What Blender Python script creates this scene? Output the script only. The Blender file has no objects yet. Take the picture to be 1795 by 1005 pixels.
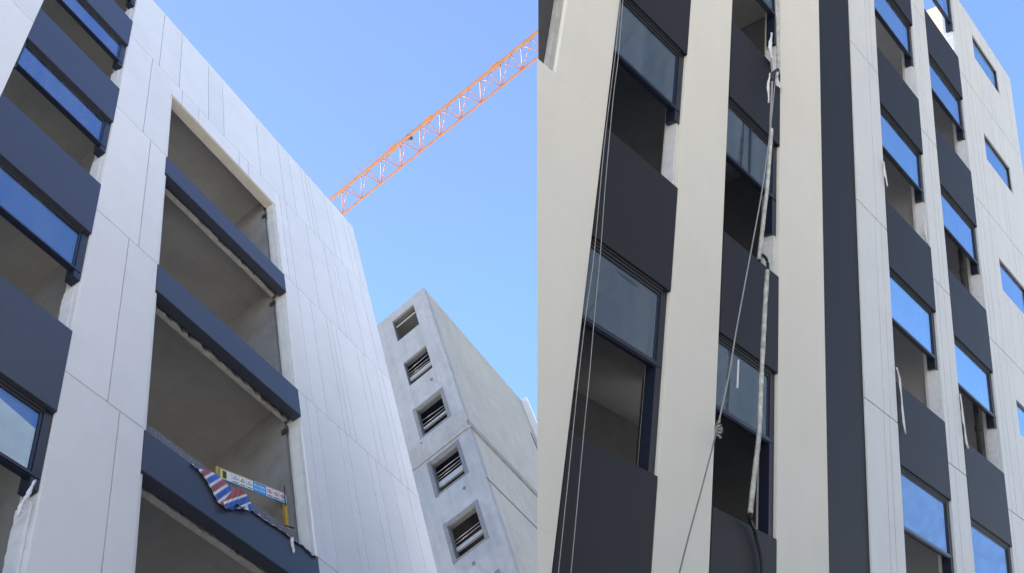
import bpy, bmesh, math, random
from mathutils import Vector, Matrix, noise

random.seed(7)
C = bpy.context.scene.collection
SCN = bpy.context.scene

# ------------------------------------------------------------------ camera and axes
FPX, CX, CY = 1620.0, 897.5, 502.5          # focal length and centre in photograph pixels
def ray(x, y): return Vector((x - CX, -(y - CY), -FPX))
# plumb line and facade directions seen by the camera (camera space)
V1 = ray(365, -640).normalized()
U1 = ray(2200, 2190); U1 = (U1 - V1 * U1.dot(V1)).normalized()
N1 = U1.cross(V1)
V2 = ray(1388.5, -2545).normalized()
U2 = ray(2767, 1670); U2 = (U2 - V2 * U2.dot(V2)).normalized()
N2 = U2.cross(V2)
UP = V1
FWD = Vector((0, 0, -1)); FWD = (FWD - UP * FWD.dot(UP)).normalized()
RGT = FWD.cross(UP)
M3 = Matrix((RGT, FWD, UP))                  # camera space -> world
EYE = Vector((0, 0, 1.6))

cam = bpy.data.cameras.new("camera")
cam.sensor_fit = 'HORIZONTAL'; cam.sensor_width = 36.0
cam.lens = 36.0 * FPX / 1795.0
cam.clip_start = 0.1; cam.clip_end = 3000
camo = bpy.data.objects.new("camera", cam); C.objects.link(camo)
camo.matrix_world = Matrix.Translation(EYE) @ M3.to_4x4()
SCN.camera = camo

# ------------------------------------------------------------------ light
SUN_EL = math.radians(56)
u1w = M3 @ U1; n1w = M3 @ N1
_h = (u1w * 0.10 - n1w * 0.995).normalized()
SUN = Vector((_h.x * math.cos(SUN_EL), _h.y * math.cos(SUN_EL), math.sin(SUN_EL)))
world = bpy.data.worlds.new("World"); SCN.world = world; world.use_nodes = True
nt = world.node_tree; nt.nodes.clear()
out = nt.nodes.new('ShaderNodeOutputWorld'); bg = nt.nodes.new('ShaderNodeBackground')
sky = nt.nodes.new('ShaderNodeTexSky'); sky.sky_type = 'NISHITA'; sky.sun_disc = False
sky.sun_elevation = SUN_EL; sky.sun_rotation = math.atan2(SUN.x, SUN.y)
sky.altitude = 1500; sky.air_density = 1.0; sky.dust_density = 0.0; sky.ozone_density = 2.0
bg.inputs['Strength'].default_value = 0.105
tint = nt.nodes.new('ShaderNodeMix'); tint.data_type = 'RGBA'; tint.blend_type = 'MULTIPLY'; tint.inputs['Factor'].default_value = 1
# thin high haze: lilac towards the zenith, paler and more cyan lower down, with soft drifting patches
stc = nt.nodes.new('ShaderNodeTexCoord'); sxyz = nt.nodes.new('ShaderNodeSeparateXYZ'); nt.links.new(stc.outputs['Generated'], sxyz.inputs[0])
sn = nt.nodes.new('ShaderNodeTexNoise'); sn.inputs['Scale'].default_value = 3.2; sn.inputs['Detail'].default_value = 5; nt.links.new(stc.outputs['Generated'], sn.inputs['Vector'])
sa = nt.nodes.new('ShaderNodeMath'); sa.operation = 'MULTIPLY_ADD'; sa.inputs[1].default_value = 0.16
nt.links.new(sn.outputs['Fac'], sa.inputs[0]); nt.links.new(sxyz.outputs['Z'], sa.inputs[2])
smr = nt.nodes.new('ShaderNodeMapRange'); smr.inputs['From Min'].default_value = 0.86; smr.inputs['From Max'].default_value = 1.12
nt.links.new(sa.outputs[0], smr.inputs['Value'])
scm = nt.nodes.new('ShaderNodeMix'); scm.data_type = 'RGBA'; nt.links.new(smr.outputs[0], scm.inputs['Factor'])
scm.inputs['A'].default_value = (0.97, 1.02, 1.08, 1); scm.inputs['B'].default_value = (1.02, 0.89, 1.08, 1)
nt.links.new(scm.outputs['Result'], tint.inputs['B'])
nt.links.new(sky.outputs[0], tint.inputs['A']); nt.links.new(tint.outputs['Result'], bg.inputs['Color']); nt.links.new(bg.outputs[0], out.inputs[0])
sl = bpy.data.lights.new("sun", 'SUN'); sl.energy = 4.2; sl.angle = math.radians(0.5); sl.color = (1.0, 0.94, 0.86)
so = bpy.data.objects.new("sun", sl); C.objects.link(so)
so.rotation_euler = (-SUN).to_track_quat('-Z', 'Y').to_euler()
so.location = (0, 0, 80)
SCN.view_settings.view_transform = 'Standard'; SCN.view_settings.look = 'None'
SCN.view_settings.gamma = 1.0
SCN.view_settings.exposure = 1.92
SCN.cycles.max_bounces = 10; SCN.cycles.transparent_max_bounces = 12; SCN.cycles.diffuse_bounces = 5

# ------------------------------------------------------------------ materials
def mat(name, col, rough=0.7, var=0.08, scale=1.5, bump=0.0, bscale=30.0, spec=0.4, metal=0.0, streak=0.0, var2=0.0, scale2=0.3, island=0.0, boards=0.0):
    m = bpy.data.materials.new(name); m.use_nodes = True
    t = m.node_tree; b = t.nodes['Principled BSDF']
    b.inputs['Roughness'].default_value = rough
    b.inputs['Specular IOR Level'].default_value = spec
    b.inputs['Metallic'].default_value = metal
    tc = t.nodes.new('ShaderNodeTexCoord')
    def tex(sc, stretch=(1, 1, 1), det=6):
        mp = t.nodes.new('ShaderNodeMapping'); mp.inputs['Scale'].default_value = stretch
        t.links.new(tc.outputs['Object'], mp.inputs['Vector'])
        n = t.nodes.new('ShaderNodeTexNoise'); n.inputs['Scale'].default_value = sc; n.inputs['Detail'].default_value = det
        n.inputs['Roughness'].default_value = 0.65
        t.links.new(mp.outputs[0], n.inputs['Vector']); return n
    def mul(prev, n, amt):
        r = t.nodes.new('ShaderNodeMapRange'); r.inputs['From Min'].default_value = 0.3; r.inputs['From Max'].default_value = 0.7
        r.inputs['To Min'].default_value = 1 - amt; r.inputs['To Max'].default_value = 1 + amt
        t.links.new(n.outputs['Fac'], r.inputs['Value'])
        x = t.nodes.new('ShaderNodeMix'); x.data_type = 'RGBA'; x.blend_type = 'MULTIPLY'; x.inputs['Factor'].default_value = 1
        t.links.new(prev, x.inputs['A']); t.links.new(r.outputs[0], x.inputs['B']); return x.outputs['Result']
    rgb = t.nodes.new('ShaderNodeRGB'); rgb.outputs[0].default_value = (*col, 1)
    o = rgb.outputs[0]
    if var: o = mul(o, tex(scale), var)
    if var2: o = mul(o, tex(scale2), var2)
    if streak: o = mul(o, tex(2.2, (2.0, 2.0, 0.12)), streak)
    if island:
        gm = t.nodes.new('ShaderNodeNewGeometry'); r = t.nodes.new('ShaderNodeMapRange')
        r.inputs['To Min'].default_value = 1 - island; r.inputs['To Max'].default_value = 1 + island
        t.links.new(gm.outputs['Random Per Island'], r.inputs['Value'])
        x = t.nodes.new('ShaderNodeMix'); x.data_type = 'RGBA'; x.blend_type = 'MULTIPLY'; x.inputs['Factor'].default_value = 1
        t.links.new(o, x.inputs['A']); t.links.new(r.outputs[0], x.inputs['B']); o = x.outputs['Result']
    if boards:
        bk = t.nodes.new('ShaderNodeTexBrick'); bk.inputs['Scale'].default_value = 1.0
        bk.inputs['Brick Width'].default_value = 1.83; bk.inputs['Row Height'].default_value = 0.92; bk.inputs['Mortar Size'].default_value = 0.012
        bk.inputs['Color1'].default_value = (1, 1, 1, 1); bk.inputs['Color2'].default_value = (1 - boards * .5,) * 3 + (1,); bk.inputs['Mortar'].default_value = (1 - boards * 1.6,) * 3 + (1,)
        t.links.new(tc.outputs['Object'], bk.inputs['Vector'])
        x = t.nodes.new('ShaderNodeMix'); x.data_type = 'RGBA'; x.blend_type = 'MULTIPLY'; x.inputs['Factor'].default_value = 1
        t.links.new(o, x.inputs['A']); t.links.new(bk.outputs['Color'], x.inputs['B']); o = x.outputs['Result']
    t.links.new(o, b.inputs['Base Color'])
    if bump:
        bp = t.nodes.new('ShaderNodeBump'); bp.inputs['Strength'].default_value = bump; bp.inputs['Distance'].default_value = 0.02
        t.links.new(tex(bscale).outputs['Fac'], bp.inputs['Height']); t.links.new(bp.outputs[0], b.inputs['Normal'])
    return m

def glass_mat(name, tint, ior):
    m = bpy.data.materials.new(name); m.use_nodes = True
    t = m.node_tree; t.nodes.clear()
    o = t.nodes.new('ShaderNodeOutputMaterial'); mx = t.nodes.new('ShaderNodeMixShader')
    lw = t.nodes.new('ShaderNodeLayerWeight'); lw.inputs['Blend'].default_value = 0.5
    pw = t.nodes.new('ShaderNodeMath'); pw.operation = 'POWER'; pw.inputs[1].default_value = 4.0
    f = t.nodes.new('ShaderNodeMapRange'); f.inputs['To Min'].default_value = ior; f.inputs['To Max'].default_value = 0.75
    t.links.new(lw.outputs['Facing'], pw.inputs[0]); t.links.new(pw.outputs[0], f.inputs['Value'])
    tr = t.nodes.new('ShaderNodeBsdfTransparent'); tr.inputs['Color'].default_value = (*tint, 1)
    g = t.nodes.new('ShaderNodeBsdfGlossy'); g.inputs['Color'].default_value = (0.54, 0.75, 1.0, 1); g.inputs['Roughness'].default_value = 0.015
    tc = t.nodes.new('ShaderNodeTexCoord'); n = t.nodes.new('ShaderNodeTexNoise'); n.inputs['Scale'].default_value = 0.9
    bp = t.nodes.new('ShaderNodeBump'); bp.inputs['Strength'].default_value = 0.012; bp.inputs['Distance'].default_value = 0.02
    t.links.new(tc.outputs['Object'], n.inputs['Vector']); t.links.new(n.outputs['Fac'], bp.inputs['Height'])
    t.links.new(bp.outputs[0], g.inputs['Normal'])
    t.links.new(f.outputs[0], mx.inputs[0]); t.links.new(tr.outputs[0], mx.inputs[1]); t.links.new(g.outputs[0], mx.inputs[2])
    # dust film on the pane
    d = t.nodes.new('ShaderNodeBsdfDiffuse'); d.inputs['Color'].default_value = (0.45, 0.46, 0.47, 1)
    mp = t.nodes.new('ShaderNodeMapping'); mp.inputs['Scale'].default_value = (3, 3, 0.5)
    n2 = t.nodes.new('ShaderNodeTexNoise'); n2.inputs['Scale'].default_value = 1.3; n2.inputs['Detail'].default_value = 3
    t.links.new(tc.outputs['Object'], mp.inputs['Vector']); t.links.new(mp.outputs[0], n2.inputs['Vector'])
    r = t.nodes.new('ShaderNodeMapRange'); r.inputs['From Min'].default_value = 0.35; r.inputs['From Max'].default_value = 0.75
    r.inputs['To Min'].default_value = 0.02; r.inputs['To Max'].default_value = 0.12
    t.links.new(n2.outputs['Fac'], r.inputs['Value'])
    m2 = t.nodes.new('ShaderNodeMixShader')
    t.links.new(r.outputs[0], m2.inputs[0]); t.links.new(mx.outputs[0], m2.inputs[1]); t.links.new(d.outputs[0], m2.inputs[2])
    t.links.new(m2.outputs[0], o.inputs['Surface'])
    return m

MT = dict(
    panel=mat('white_cladding', (0.76, 0.755, 0.745), 0.6, 0.02, 1.2, streak=0.012, island=0.03, spec=0.25, var2=0.03, bump=0.03, bscale=60),
    panel2=mat('pale_cladding', (0.68, 0.70, 0.70), 0.55, 0.025, 1.2, streak=0.03, var2=0.03, bump=0.03, bscale=60),
    beige=mat('cream_render', (0.73, 0.71, 0.635), 0.7, 0.02, 1.0, streak=0.012, var2=0.035, bump=0.06, bscale=80),
    plaster=mat('jamb_plaster', (0.66, 0.66, 0.65), 0.8, 0.10, 3.0, bump=0.3, bscale=14, streak=0.05),
    spandrel2=mat('dark_grey_panel', (0.023, 0.0225, 0.027), 0.55, 0.06, 0.8, spec=0.22, var2=0.05),
    spandrel=mat('charcoal_panel', (0.043, 0.049, 0.070), 0.42, 0.06, 0.8, spec=0.45, var2=0.05),
    strip=mat('charcoal_strip', (0.019, 0.0195, 0.022), 0.55, 0.06, 0.8, spec=0.22, streak=0.06),
    frame=mat('navy_frame', (0.014, 0.018, 0.036), 0.35, 0.05, 2.0, spec=0.5),
    head=mat('dark_frame_head', (0.035, 0.037, 0.045), 0.45, 0.1, 2.0, spec=0.4),
    ceiling=mat('raw_ceiling', (0.34, 0.33, 0.31), 0.9, 0.14, 0.8, boards=0.05, bump=0.2, bscale=12, var2=0.12, scale2=0.25),
    ceiling2=mat('grey_ceiling', (0.34, 0.34, 0.34), 0.9, 0.14, 0.8, bump=0.2, bscale=12, var2=0.12, boards=0.05),
    interior2=mat('grey_interior_wall', (0.27, 0.27, 0.275), 0.9, 0.15, 1.2, bump=0.2, bscale=10),
    interior=mat('interior_wall', (0.25, 0.25, 0.255), 0.9, 0.18, 1.2, bump=0.2, bscale=10, var2=0.1),
    rough=mat('rough_plaster', (0.42, 0.41, 0.38), 0.95, 0.2, 6.0, bump=0.6, bscale=20),
    granite=mat('speckled_upstand', (0.17, 0.17, 0.19), 0.8, 0.55, 45.0, bump=0.3, bscale=60),
    lintel=mat('lintel_stone', (0.55, 0.51, 0.45), 0.85, 0.1, 3.0, bump=0.2),
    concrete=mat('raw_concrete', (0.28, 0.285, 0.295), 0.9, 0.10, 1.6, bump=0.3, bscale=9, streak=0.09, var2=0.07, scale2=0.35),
    concrete_sun_tone=mat('painted_sun_concrete', (0.38, 0.355, 0.31), 0.9, 0.08, 1.6, bump=0.3, bscale=9, streak=0.08, var2=0.07, scale2=0.35),  # warmer, lighter copy of the raw concrete: sunlight on the flank painted in
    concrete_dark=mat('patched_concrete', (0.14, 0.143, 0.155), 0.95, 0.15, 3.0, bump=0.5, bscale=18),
    band=mat('cast_band', (0.25, 0.25, 0.25), 0.95, 0.16, 1.6, bump=0.5, bscale=12, streak=0.1),
    unlit=mat('painted_shade_wall', (0.035, 0.037, 0.05), 0.9, 0.1),  # near-black base colour paints in the shade inside the tower
    rail=mat('pale_bar', (0.42, 0.42, 0.42), 0.6, 0.1, 4.0),
    rebar=mat('rust_bar', (0.30, 0.27, 0.25), 0.8, 0.3, 9.0),
    steel=mat('dark_steel', (0.05, 0.05, 0.055), 0.5, 0.2, 5.0, spec=0.5),
    tan=mat('tan_stucco', (0.80, 0.60, 0.42), 0.9, 0.08, 2.0, bump=0.2),
    orange=mat('orange_paint', (0.58, 0.25, 0.10), 0.5, 0.15, 1.5),
    orange_pale=mat('faded_orange_paint', (0.46, 0.22, 0.13), 0.55, 0.15, 1.5),
    cable=mat('grey_cable', (0.30, 0.30, 0.30), 0.6, 0.15, 5.0),
    rope=mat('dark_rope', (0.20, 0.19, 0.18), 0.8, 0.25, 30.0),
    pipe=mat('weathered_white_pipe', (0.46, 0.46, 0.42), 0.7, 0.45, 9.0, bump=0.6, bscale=25),
    black=mat('black_rubber', (0.025, 0.025, 0.028), 0.6, 0.2, 9.0),
    film=mat('white_film', (0.72, 0.72, 0.74), 0.45, 0.08, 8.0, bump=0.5, bscale=18),
    red=mat('tarp_red', (0.36, 0.085, 0.085), 0.6, 0.12, 8.0, bump=0.4, bscale=40),
    blue=mat('tarp_blue', (0.05, 0.12, 0.42), 0.6, 0.12, 8.0, bump=0.4, bscale=40),
    white=mat('tarp_white', (0.66, 0.67, 0.72), 0.6, 0.08, 8.0, bump=0.4, bscale=40),
    yellow=mat('yellow_paint', (0.55, 0.36, 0.05), 0.5, 0.15, 5.0),
    mesh=mat('ochre_mesh', (0.30, 0.20, 0.07), 0.6, 0.2, 5.0),
    sign=mat('sign_white', (0.75, 0.76, 0.78), 0.4, 0.03, 3.0),
    signblue=mat('sign_blue', (0.02, 0.32, 0.75), 0.4, 0.03, 3.0),
    signyel=mat('sign_yellow', (0.75, 0.62, 0.10), 0.4, 0.03, 3.0),
    signred=mat('sign_red', (0.55, 0.06, 0.12), 0.4, 0.03, 3.0),
    signblk=mat('sign_black', (0.03, 0.03, 0.035), 0.4, 0.03, 3.0),
    ground=mat('dusty_yard', (0.46, 0.42, 0.35), 0.95, 0.12, 0.3, bump=0.4, bscale=3, var2=0.15, scale2=0.05),
    glass=glass_mat('window_glass', (0.50, 0.55, 0.58), 0.32),
)

# ------------------------------------------------------------------ helpers
class Frame:
    """A facade's own axes: u along the wall, d into the building, v up, in units of D metres."""
    def __init__(s, U, V, N, D, u0, v0):
        s.D, s.u0, s.v0 = D, u0, v0
        s.R = Matrix((M3 @ U, M3 @ -N, M3 @ V)).transposed()
        s.O = EYE + M3 @ (U * (u0 * D) + V * (v0 * D) - N * D)
    def p(s, u, d, v): return Vector(((u - s.u0) * s.D, d * s.D, (v - s.v0) * s.D))
    def w(s, u, d, v): return s.O + s.R @ s.p(u, d, v)
    def mw(s): return Matrix.Translation(s.O) @ s.R.to_4x4()

class MB:
    def __init__(s, fr=None, off=None):
        s.bm = bmesh.new(); s.fr = fr; s.off = off or Vector((0, 0, 0))
    def P(s, u, d, v): return (s.fr.p(u, d, v) if s.fr else Vector((u, d, v))) - s.off
    def solid(s, lo, hi, mi=0):
        """prism from two matching outlines of points"""
        a = [s.bm.verts.new(p) for p in lo]; b = [s.bm.verts.new(p) for p in hi]
        fs = [s.bm.faces.new(a[::-1]), s.bm.faces.new(b)]
        n = len(a)
        for i in range(n): fs.append(s.bm.faces.new((a[i], a[(i + 1) % n], b[(i + 1) % n], b[i])))
        for f in fs: f.material_index = mi
        return s
    def box(s, u0, u1, d0, d1, v0, v1, mi=0):
        return s.solid([s.P(u0, d0, v0), s.P(u1, d0, v0), s.P(u1, d1, v0), s.P(u0, d1, v0)],
                       [s.P(u0, d0, v1), s.P(u1, d0, v1), s.P(u1, d1, v1), s.P(u0, d1, v1)], mi)
    def prism_v(s, poly, v0, v1):
        return s.solid([s.P(u, d, v0) for u, d in poly], [s.P(u, d, v1) for u, d in poly])
    def prism_d(s, poly, d0, d1, mi=0):
        return s.solid([s.P(u, d0, v) for u, v in poly], [s.P(u, d1, v) for u, v in poly], mi)
    def tube(s, pts, r, n=8, wob=0.0, mi=0):
        """pts already in local metres; r number or list"""
        rs = r if isinstance(r, (list, tuple)) else [r] * len(pts)
        rings = []
        for i, p in enumerate(pts):
            t = (pts[min(i + 1, len(pts) - 1)] - pts[max(i - 1, 0)]).normalized()
            a = t.orthogonal().normalized() if abs(t.z) < .9 else t.cross(Vector((1, 0, 0))).normalized()
            b = t.cross(a)
            rr = rs[i] * (1 + wob * random.uniform(-1, 1))
            rings.append([s.bm.verts.new(p + (a * math.cos(2 * math.pi * k / n) + b * math.sin(2 * math.pi * k / n)) * rr) for k in range(n)])
        for i in range(len(rings) - 1):
            for k in range(n):
                f = s.bm.faces.new((rings[i][k], rings[i][(k + 1) % n], rings[i + 1][(k + 1) % n], rings[i + 1][k])); f.smooth = True; f.material_index = mi
        for f in (s.bm.faces.new(rings[0][::-1]), s.bm.faces.new(rings[-1])): f.material_index = mi
        return s
    def build(s, name, mats, parent=None, bevel=0.0):
        if bevel: bmesh.ops.bevel(s.bm, geom=s.bm.edges[:], offset=bevel, segments=2, affect='EDGES', clamp_overlap=True)
        bmesh.ops.recalc_face_normals(s.bm, faces=s.bm.faces[:])
        me = bpy.data.meshes.new(name); s.bm.to_mesh(me); s.bm.free()
        for m in (mats if isinstance(mats, (list, tuple)) else [mats]): me.materials.append(m)
        o = bpy.data.objects.new(name, me); C.objects.link(o)
        if parent: o.parent = parent
        return o

def tag(o, label, cat, group=None):
    o['label'] = label; o['category'] = cat
    if group: o['group'] = group
    return o
def empty(name, mw, label, cat, group=None):
    o = bpy.data.objects.new(name, None); C.objects.link(o); o.matrix_world = mw; o.empty_display_size = 0.3
    return tag(o, label, cat, group)

def panels(mb, u0, u1, rows, d0=0.0, d1=0.0065, g=0.0034):
    for v0, v1, js in rows:
        xs = [u0] + sorted(j for j in js if u0 + .01 < j < u1 - .01) + [u1]
        for a, b in zip(xs, xs[1:]):
            mb.box(a + (g / 2 if a > u0 else 0), b - (g / 2 if b < u1 else 0), d0, d1, v0 + g / 2, v1 - g / 2)
def rows_of(hs, js): return [(a, b, js[i % len(js)]) for i, (a, b) in enumerate(zip(hs, hs[1:]))]

# ground
mb = MB(); mb.box(-700, 700, -700, 700, -2, 0)
o = mb.build('ground', MT['ground']); o['kind'] = 'structure'

# =================================================================== LEFT BUILDING
GZ1 = -1.6 / 6.0
FL = Frame(U1, V1, N1, 6.0, 1.0, GZ1)
SK = 0.132                                    # the party walls run slightly askew of square
LB = empty('office_building', FL.mw(), 'office block under construction clad in white panels, dark spandrels and a tall open balcony bay', 'building')
TOP = 4.03
H = [GZ1, .28, .91, 1.543, 2.18, 2.815, 3.444, TOP]
A, B_ = .872, .905
pl = MB(FL); panels(pl, .762, .972, [(H[0], H[1], [A]), (H[1], H[2], [B_]), (H[2], H[3], [B_]), (H[3], H[4], [A]), (H[4], H[5], [B_]), (H[5], H[6], [A]), (H[6], H[7], [B_])])
pl.build('cladding', MT['panel'], LB)
pl = MB(FL); panels(pl, -.35, .449, [(a, b, [.1, .365 if i % 2 else .31]) for i, (a, b) in enumerate(zip(H, H[1:]))])
pl.build('cladding', MT['panel'], LB)
pl = MB(FL); panels(pl, .449, .762, [(3.965, TOP, [.6])]); pl.build('cladding', MT['panel'], LB)
pl = MB(FL); panels(pl, .972, 1.558, [(3.316, 3.444, [1.027, 1.115, 1.342, 1.396]), (3.444, TOP, [1.008, 1.168, 1.256, 1.476])])
pl.build('cladding', MT['panel'], LB)
js = {0: [1.63, 1.72, 1.83, 1.95, 2.12], 1: [1.6, 1.7, 1.8, 1.9, 2.1], 2: [1.64, 1.75, 1.79, 1.94, 2.05, 2.16],
      3: [1.596, 1.645, 1.76, 1.80, 1.915, 1.96, 2.05, 2.147], 4: [1.631, 1.705, 1.799, 1.828, 1.86, 1.987, 2.03, 2.117, 2.16],
      5: [1.59, 1.63, 1.766, 1.885, 1.937, 1.958, 2.055, 2.147], 6: [1.63, 1.706, 1.797, 1.83, 1.86, 1.984, 2.027, 2.12, 2.17]}
pl = MB(FL); panels(pl, 1.558, 2.222, [(H[i], H[i + 1], js[i]) for i in range(7)])
pl.build('cladding', MT['panel'], LB)
# load bearing wall behind the cladding
w = MB(FL)
w.box(.7625, .9715, .007, .05, GZ1, TOP - .004)
w.box(-.35, .4485, .007, .05, GZ1, TOP - .004)
w.box(1.5585, 2.2215, .007, .05, GZ1, TOP - .004)
w.box(.449, .762, .007, .05, 3.968, TOP - .004)
w.box(.972, 1.558, .041, .05, 3.40, TOP - .004)
w.build('wall', MT['plaster'], LB)
MB(FL).box(.9722, 1.5578, .0066, .0405, 3.3175, 3.41).build('lintel', MT['lintel'], LB)
# slim edge profile on the left of the balcony bay
w = MB(FL); w.box(.9725, .9835, .006, .03, GZ1, 3.316); w.build('corner_trim', MT['panel'], LB)
w = MB(FL)
for v0, v1 in ((2.82, 3.316), (2.19, 2.66), (1.55, 2.02), (.92, 1.38)):
    n = 14
    pa = []
    for k in range(n + 1):
        v = v0 + (v1 - v0) * k / n
        pa.append((1.5455 + random.uniform(-.0015, .0015), v))
    pa += [(1.5575, v1), (1.5575, v0)]
    w.prism_d(pa, .008, .036)
w.build('jamb_strip', MT['plaster'], LB)

# floors, ceilings, party walls
def slab_L(v0, v1):
    return MB(FL).prism_v([(-.35, .052), (2.2, .052), (2.2 + SK, 1.25), (-.35, 1.25)], v0, v1)
for k, c in enumerate((.245, .878, 1.512, 2.148, 2.765, 3.40)):
    slab_L(c, c + .03).build('floor_slab', MT['ceiling'], LB)
slab_L(3.93, 3.98).build('roof', MT['ceiling'], LB)
w = MB(FL)
w.prism_v([(1.546, .0515), (1.60, .0515), (1.60 + SK * 1.2, 1.25), (1.546 + SK * 1.2, 1.25)], GZ1, 3.93)
w.build('party_wall', MT['interior'], LB)
w = MB(FL); w.prism_v([(.80, .0515), (.90, .0515), (.90 + SK * 1.2, 1.25), (.80 + SK * 1.2, 1.25)], GZ1, 3.93); w.build('party_wall', MT['interior'], LB)
for k, c in enumerate((GZ1, .275, .908, 1.542, 2.178, 2.795, 3.43)):     # low rear parapets, open above
    MB(FL).box(-.35, 2.36, 1.252, 1.28, c - (.03 if k else 0), c + .16).build('rear_wall', MT['interior'], LB)
w = MB(FL); w.prism_v([(2.17, .0515), (2.2, .0515), (2.2 + SK * 1.2, 1.25), (2.17 + SK * 1.2, 1.25)], GZ1, 3.93)
w.build('gable_wall', MT['concrete'], LB)
MB(FL).box(-.35, -.33, .0515, 1.25, GZ1, 3.93).build('gable_wall', MT['concrete'], LB)

# ---- left window column
def window(fr, par, u0, u1, vb, vt, drop=.022, dep=.0085, mull=.013, fw=.019, hd=.015, panes=1):
    """vb: bottom of the transom, vt: underside of the spandrel. Frame stays open below the transom."""
    f = MB(fr)
    f.box(u0, u1, dep, dep + .011, vb, vb + mull)                     # transom
    f.box(u0 + .003, u1 - .003, dep - .0025, dep - .0002, vb + .003, vb + mull - .004)
    f.box(u1 - fw, u1 - .0005, dep - .001, dep + .024, vb - drop, vt - .0003)    # right stile
    f.box(u1 - fw - .006, u1 - fw - .0002, dep + .0015, dep + .012, vb + mull, vt - hd)
    f.box(u0 + .0005, u0 + .009, dep - .001, dep + .020, vb - drop, vt - .0003)  # left stile
    o = f.build('window', MT['frame'], par)
    h = MB(fr)
    h.box(u0 + .010, u1 - fw - .0005, .0035, dep + .016, vt - .004, vt - .0003)
    h.box(u0 + .010, u1 - fw - .001, dep - .002, dep + .014, vt - .0095, vt - .0043)
    h.box(u0 + .010, u1 - fw - .001, dep + .001, dep + .012, vt - hd, vt - .0098)
    h.build('head', MT['head'], o)
    MB(fr).box(u0 + .0095, u1 - fw - .0065, dep + .0035, dep + .0055, vb + mull + .0003, vt - hd - .0003).build('pane', MT['glass'], o)
    if panes == 2:
        m = .5 * (u0 + u1)
        MB(fr).box(m - .0025, m + .0025, dep + .001, dep + .0075, vb + mull + .0003, vt - hd - .0003).build('pane_joint', MT['head'], o)
    return o

SPT = [.397, 1.0335, 1.670, 2.3065, 2.943, 3.580]
for k, t in enumerate(SPT):
    s = MB(FL); s.box(.4495, .7617, -.0012, .020, t - .248, t); s.build('spandrel_panel', MT['spandrel'], LB, bevel=.006)
    s = MB(FL); s.box(.4505, .7605, .0206, .0515, t - .06, t - .005); s.build('sill', MT['rough'], LB)
    nb = SPT[k + 1] - .248 if k + 1 < len(SPT) else 3.966
    window(FL, LB, .4495, .7617, nb - .172, nb)
    # loose protective film hanging on the right jamb below the frame
    f = MB(FL); n = 12; lo, hi = t + .005, nb - .215
    pa = [(.7555 + random.uniform(-.0015, .0015), lo + (hi - lo) * i / n) for i in range(n + 1)] + [(.7612, hi), (.7612, lo)]
    f.prism_d(pa, .014, .045)
    f.build('jamb_film', MT['film'], LB)
MB(FL).tube([FL.p(.50, .35, 2.147), FL.p(.50, .35, 2.15)], .055, 10).build('ceiling_hole', MT['black'], LB)

# ---- balcony bay
BT = [(.905, .79), (1.542, 1.424), (2.180, 2.060), (2.810, 2.700)]
for k, (t, b) in enumerate(BT):
    s = MB(FL); s.box(.9725, 1.5572, -.0012, .028, b, t); s.build('balcony_spandrel', MT['spandrel'], LB, bevel=.006)
    # broken plaster edge behind the spandrel
    n = 46; big = .012 if k in (2, 3) else .005
    pa = [(.985 + (1.544 - .985) * i / n, .0335 + abs(noise.noise(Vector((i * .45, k * 7.3, 0)))) * big * 1.5 + random.uniform(0, .0015)) for i in range(n + 1)]
    s = MB(FL); s.prism_v(pa + [(1.544, .0508), (.985, .0508)], b + .003, b + .085); s.build('slab_edge', MT['rough'], LB)
    s = MB(FL); s.box(.985, 1.544, .0285, .033, b + .008, t - .004); s.build('spandrel_back', MT['steel'], LB)
    up = .05 if k == 1 else .012
    if k != 1:
        s = MB(FL); s.box(.985, 1.544, .0284, .04, t - .003, t + up); s.build('parapet_upstand', MT['granite'], LB)
    else:
        s = MB(FL); s.box(.985, 1.515, .0284, .045, t - .003, t + .069); s.build('parapet_upstand', MT['granite'], LB)
for v in (3.255, 2.655, 2.015, 1.385):
    s = MB(FL)
    s.box(1.533, 1.5445, .0365, .039, v, v + .02); s.box(1.5408, 1.5448, .0395, .060, v, v + .02)
    s.build('steel_bracket', MT['steel'], LB)

# =================================================================== CONCRETE BUILDING
K = ray(741.9, 503.5) * (45.0 / FPX)
Kw = EYE + M3 @ K
R3 = Matrix((u1w, -n1w, Vector((0, 0, 1)))).transposed()
base = Vector((Kw.x, Kw.y, 0.0))
CBM = Matrix.Translation(base) @ R3.to_4x4()
CB = empty('tower_building', CBM, 'bare grey concrete tower with a column of barred square window openings', 'building')
TOPC = Kw.z
QX, QY = 0.1309, 0.9914
class MC(MB):
    """a along the long flank, b along the window front (slightly askew), v height above ground"""
    def P(s, a, b, v): return Vector((a + b * QX, b * QY, v))
WTOP = [36.02 + 1.6 - 3.262 * k for k in range(11)]
b0, b1, wh, BW = .80, 2.17, 1.62, 9.0
c = MC(); c.box(0, .3, 0, b0, 0, TOPC); c.box(0, .3, b1, BW, 0, TOPC)
prev = TOPC
for t in WTOP:
    if t - wh < 0.5: break
    c.box(.001, .3, b0, b1, t, prev); prev = t - wh
c.box(.001, .3, b0, b1, 0, prev)
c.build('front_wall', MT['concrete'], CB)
c = MC(); c.box(.301, 12.0, .0, .3, 0, TOPC - .002); c.build('flank_wall', MT['concrete_sun_tone'], CB)
c = MC(); c.box(.301, 12.0, .301, BW, TOPC - .4, TOPC - .01); c.build('roof', MT['concrete'], CB)
c = MC(); c.box(1.6, 1.8, .301, BW, 0, TOPC - .41); c.build('inner_wall', MT['unlit'], CB)
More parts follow.
